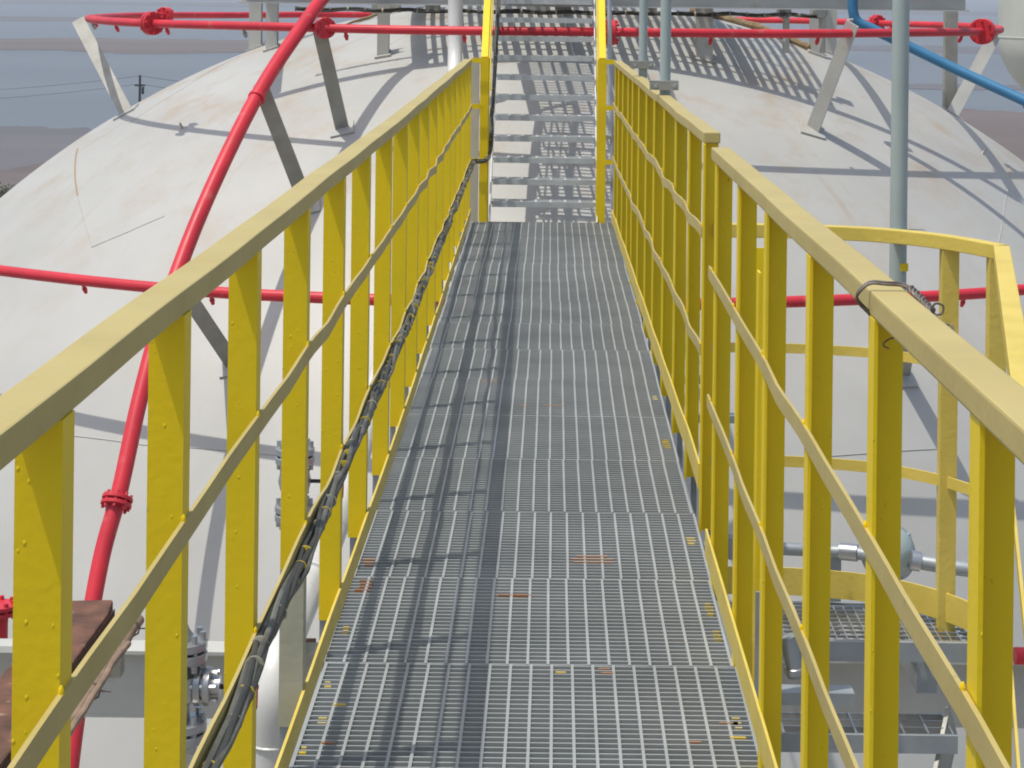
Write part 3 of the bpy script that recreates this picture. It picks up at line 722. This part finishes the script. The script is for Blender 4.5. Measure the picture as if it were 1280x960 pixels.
# ------------------------------------------------------------------ blue pipe, white pipe and vessel
bp = crom([at(1066,-60,17.42), at(1066,-10,17.42), at(1066.5,14,17.42), at(1072,27,17.42), at(1090,36,17.4), at(1140,60,17.33), at(1200,89,17.2), at(1285,128,16.95), at(1340,153,16.75)], 7)
blue = thing('blue_pipe', 'bright blue plastic pipe bending down across the right of the tank', 'pipe', bp[0])
part('pipe', MB().tube(bp, .043, 16), M['blue'], blue)
part('coupling', MB().tube([at(1283,127,16.95), at(1300,134,16.9)], .06, 14), M['blue'], blue)
wp = crom([at(569,-60,16.9), at(569,20,16.9), at(568,90,16.7), at(560,170,15.8), at(535,270,14.6), at(500,390,12.4), at(455,540,10.2), at(415,660,8.6), at(378,745,7.5), at(352,810,6.95), at(342,862,6.8), at(340,935,6.8), at(340,1010,6.8), at(340,1120,6.8)], 8)
wpipe = thing('white_pipe', 'white painted pipe running down behind the left yellow railing', 'pipe', wp[-1])
part('pipe', MB().tube(wp, [lerp(.058,.068,(17-p.y)/10) for p in wp], 20), M['white'], wpipe)
for a, b_ in (((569,30,16.9),(569,20,16.9)),((340,928,6.8),(340,940,6.8)),((388,725,7.7),(378,745,7.5))):
    part('weld_ring', MB().disc(at(*a), at(*b_)-at(*a), .073 if a[2] < 10 else .064, .014, 24, .4), M['white'], wpipe)
cen = at(1336,45,24.0)
ves = thing('pressure_vessel', 'pale upright vessel with rounded bottom at the top right edge', 'vessel', cen)
rv = .79
prof = [(-rv*math.cos(a), rv*math.sin(a)) for a in [i*math.pi/2/14 for i in range(15)]] + [(2.4, rv)] + [(2.4+.35*math.sin(a), rv*math.cos(a)) for a in [i*math.pi/2/8 for i in range(1,9)]]
part('shell', MB().lathe(cen, (0,0,1), prof, 48), M['vessel'], ves)
for z in (-.02, .62): part('weld_band', MB().lathe(cen+V((0,0,z)), (0,0,1), [(-.006,rv),(-.003,rv+.005),(.003,rv+.005),(.006,rv)], 48), M['vessel'], ves)
part('outlet_pipe', MB().tube([cen-V((0,0,rv-.05)), V((cen.x,cen.y,GZ))], .16, 16), M['offwhite'], ves)

# ------------------------------------------------------------------ silver flanged valves on the left
def wheel(c, ax, r, root):
    ax = V(ax).normalized(); x = ax.orthogonal().normalized(); y = ax.cross(x); c = V(c)
    hw = part('handwheel', MB().tube([c+(x*math.cos(a)+y*math.sin(a))*r for a in [i*2*math.pi/24 for i in range(24)]], .008, 8, closed=True), M['red'], root)
    for k in range(4):
        A = k*math.pi/2+.4
        part('spoke', MB().tube([c, c+(x*math.cos(A)+y*math.sin(A))*r], .005, 6), M['red'], hw)
def valve(px, ytop, ybot, Y, r, label, wheel_px, branch):
    a = at(px, ytop, Y); b = V((a.x, a.y, at(px, ybot, Y).z)); H = a.z-b.z
    root = thing('flanged_valve', label, 'valve', b, 'silver valves behind the left railing')
    fl = part('flange', flange(MB(), a-V((0,0,.055)), (0,0,1), r, .028, .008, 8, .010), M['steel'], root)
    part('gasket', MB().disc(a-V((0,0,.055)), (0,0,1), r*.9, .0075), M['dark'], fl)
    part('bonnet', MB().lathe(a-V((0,0,.03)), (0,0,1), [(0,r*.5),(.02,r*.45),(.05,r*.2),(.10,r*.16)], 16), M['steel'], root)
    part('stem', MB().tube([b, a-V((0,0,.05))], r*.34, 14), M['steel'], root)
    mid = a-V((0,0,H*.5))
    part('body', MB().lathe(mid-V((0,0,H*.16)), (0,0,1), [(0,r*.4),(H*.05,r*.75),(H*.16,r*.85),(H*.27,r*.75),(H*.32,r*.4)], 20), M['steel'], root)
    part('branch', MB().tube([mid, mid+V((branch,0,0))], r*.42, 14), M['steel'], root)
    f2 = part('flange', flange(MB(), mid+V((branch*.55,0,0)), (1,0,0), r*.75, .022, .007, 6, .008), M['steel'], root)
    part('flange', flange(MB(), b+V((0,0,.03)), (0,0,1), r, .028, .008, 8, .010), M['steel'], root)
    part('foot_pipe', MB().tube([b, b-V((0,0,.9))], r*.5, 16), M['white'], root)
    w0 = at(*wheel_px)
    part('spindle', MB().tube([mid, V((w0.x+.01,mid.y,mid.z)) if abs(w0.y-mid.y) < .3 else w0], .008, 8), M['dark'], root)
    wheel(V((w0.x, mid.y, mid.z)), (1,.12,0), r*.78, root)
valve(228,790,925,6.5,.078,'large silver flanged valve low down left of the cable bundle', (319,866,6.5), .12)
valve(369,552,650,8.5,.079,'smaller silver flanged valve farther back with red handwheel', (427,606,8.5), .02)

# ------------------------------------------------------------------ plank and bamboo left on the beam
pz = -1.86
pl = thing('wooden_plank', 'thick weathered brown plank lying beside the walkway at lower left', 'plank', (-1.36,3.6,pz))
mb = MB(); nseg = 22; vs = []
rows = []
for i in range(nseg+1):
    y = 3.4+2.95*i/nseg; w = .0 if i < nseg else .012
    dz = .006*noise.noise(V((y*3,0,0)))
    rows.append([(-1.455+w+.006*noise.noise(V((y*4,1,0))), y, pz+dz), (-1.285-w+.006*noise.noise(V((y*4,5,0))), y, pz+dz+.004), (-1.285-w, y, pz-.07+dz), (-1.455+w, y, pz-.07+dz)])
for r0 in rows: vs += r0
fs = []
for i in range(nseg):
    for k in range(4): fs.append((i*4+k, i*4+(k+1)%4, (i+1)*4+(k+1)%4, (i+1)*4+k))
fs += [(0,1,2,3), tuple(nseg*4+k for k in (3,2,1,0))]
part('board', MB().add(vs, fs), M['wood'], pl, bevel=.008)
part('side_strip', MB().box(-1.2845,-1.2825,3.45,6.30,pz-.066,pz-.010), M['woodend'], pl)  # darker brown strip along the right side face of the plank
tag(MB().bar((-1.62,3.3,-2.05),(-1.60,5.4,-2.03),.16,.05).build('wooden_plank', M['wood'], None, .006), 'second brown plank under the thick one at the bottom left corner', 'plank')
bb = thing('bamboo_pole', 'grey brown bamboo pole with wire ties beside the plank', 'pole', (-1.2,3.6,-1.93))
P = [V((-1.215+.012*noise.noise(V((i*.5,0,0))), 3.9+2.42*i/26, -1.905+.01*noise.noise(V((i*.4,3,0))))) for i in range(27)]
part('cane', MB().tube(P, [.0175*(1+.12*noise.noise(V((i*1.1,8,0)))+(.12 if i % 6 == 0 else 0)) for i in range(27)], 12), M['bamboo'], bb)
part('cane', MB().tube([p+V((.02,.0,.012)) for p in P[3:24]], .009, 8), M['bamboo'], bb)
for i in (7,13,19,25):
    part('wire_tie', MB().tube([P[i]+V((math.cos(a)*.024,0,math.sin(a)*.024)) for a in [k*.7 for k in range(10)]]+[P[i]+V((.05,.01,-.004))], .003, 6), M['wire'], bb)
for y in (4.6,6.1):
    tag(MB().box(-1.75,-1.218,y-.03,y+.03,-2.0,-1.932).build('scaffold_bearer', M['strut']), 'grey steel bearer under the plank, ' + ('far end' if y > 5 else 'near end'), 'bearer')
tag(MB().box(*(lambda c: (c.x-.03, c.x+.03, 7.6, 7.7, c.z-.3, c.z))(at(383,803,7.65))).build('rusty_block', M['wood']), 'dark brown block beside the white pipe under the walkway', 'block')

# ------------------------------------------------------------------ far things
UY = 200.
b0 = at(174,118,UY); tp = at(175,94,UY)
up = thing('utility_pole', 'distant dark utility pole with wires standing on the mud flat', 'pole', (tp.x, UY, GZ))
part('shaft', MB().tube([(tp.x,UY,GZ),(tp.x,UY,tp.z)], [.16,.11], 8), M['dark'], up)
part('crossarm', MB().box(tp.x-.5, tp.x+.5, UY-.06, UY+.06, tp.z-1.05, tp.z-.9), M['dark'], up)
part('insulator', MB().tube([(tp.x+.3,UY-.1,tp.z-1.8),(tp.x+.3,UY-.1,tp.z-1.1)], .13, 8), M['dark'], up)
wm = mat('power_line', (.10,.10,.11), .6)
for a, b, s in (((175,95),(-160,118),.3),((173,105),(-160,130),.3),((175,95),(420,112),.3),((175,105),(420,126),.3)):
    A, B = at(*a, UY), at(*b, UY+8)
    part('power_line', MB().tube([A.lerp(B, t/14)-V((0,0,1.3*s*4*(t/14)*(1-t/14))) for t in range(15)], .022, 5), wm, up)
def shrub(px, py, Y, r, label):
    c = at(px, py, Y); root = thing('shrub', label, 'shrub', (c.x, Y, GZ))
    mb = MB(); rnd = random.Random(px+5)
    for i in range(900):
        d = V((rnd.gauss(0,1), rnd.gauss(0,1), rnd.gauss(0,.6))).normalized()*rnd.random()**.5
        k = 1+.35*noise.noise(d*2.5)
        p = V((c.x, Y, GZ+r*.55)) + V((d.x*r*1.5, d.y*r, d.z*r*.6))*k
        a = V((rnd.uniform(-1,1), rnd.uniform(-1,1), rnd.uniform(-1,1))).normalized(); b = a.orthogonal().normalized(); s = rnd.uniform(.06,.16)
        mb.add([p-a*s, p+b*s*.5, p+a*s, p-b*s*.5], [(0,1,2,3)])
    part('foliage', mb, M['leaf'], root)
    part('stem', MB().tube([(c.x,Y,GZ),(c.x+.1,Y,GZ+r*.6)], [.09,.03], 6), M['bamboo'], root)
shrub(-2,247,172,1.5,'low green shrub on the shore at the left edge beyond the tank')

# ------------------------------------------------------------------ air
HAZE = True
if HAZE:
    hz = MB().box(-9000, 9000, -1500, 16000, GZ-1.2, 9.0).build('haze', bpy.data.materials.new('haze_air'))
    m = hz.data.materials[0]; m.use_nodes = True; N = m.node_tree.nodes; L = m.node_tree.links
    N.remove(N['Principled BSDF']); pv = N.new('ShaderNodeVolumePrincipled')
    pv.inputs['Color'].default_value = (.86,.92,1,1); pv.inputs['Density'].default_value = .00040; pv.inputs['Anisotropy'].default_value = .2
    L.new(pv.outputs['Volume'], N['Material Output'].inputs['Volume'])
    tag(hz, kind='stuff')

# ------------------------------------------------------------------ light, sky and camera
S = V((-.372,-.175,1.2)).normalized()
sun = bpy.data.lights.new('sun', 'SUN'); sun.energy = 3.35; sun.angle = math.radians(.55); sun.color = (1,.955,.88)
so_ = bpy.data.objects.new('sun', sun); C.objects.link(so_); so_.rotation_euler = S.to_track_quat('Z','Y').to_euler(); so_.location = (0,0,40)
w = bpy.data.worlds.new('World'); bpy.context.scene.world = w; w.use_nodes = True
N = w.node_tree.nodes; sky = N.new('ShaderNodeTexSky'); sky.sky_type = 'NISHITA'; sky.sun_disc = False
sky.sun_elevation = math.asin(S.z); sky.sun_rotation = math.atan2(S.x, S.y); sky.dust_density = 3.; sky.air_density = 1.2
w.node_tree.links.new(sky.outputs[0], N['Background'].inputs[0]); N['Background'].inputs[1].default_value = .15
cam = bpy.data.cameras.new('camera'); co = bpy.data.objects.new('camera', cam); C.objects.link(co)
cam.sensor_width = 36; cam.sensor_fit = 'HORIZONTAL'; cam.lens = F/1280*36
cam.shift_x = -49/1280; cam.shift_y = -494/1280
co.matrix_world = Matrix.Rotation(math.pi/2, 4, 'X') @ Matrix.Rotation(RHO, 4, 'Z')
cam.clip_start = .05; cam.clip_end = 100000
sc = bpy.context.scene; sc.camera = co; sc.cycles.filter_width = 1.9
sc.view_settings.view_transform = 'Standard'; sc.view_settings.look = 'None'; sc.view_settings.gamma = 1; sc.view_settings.exposure = -.04
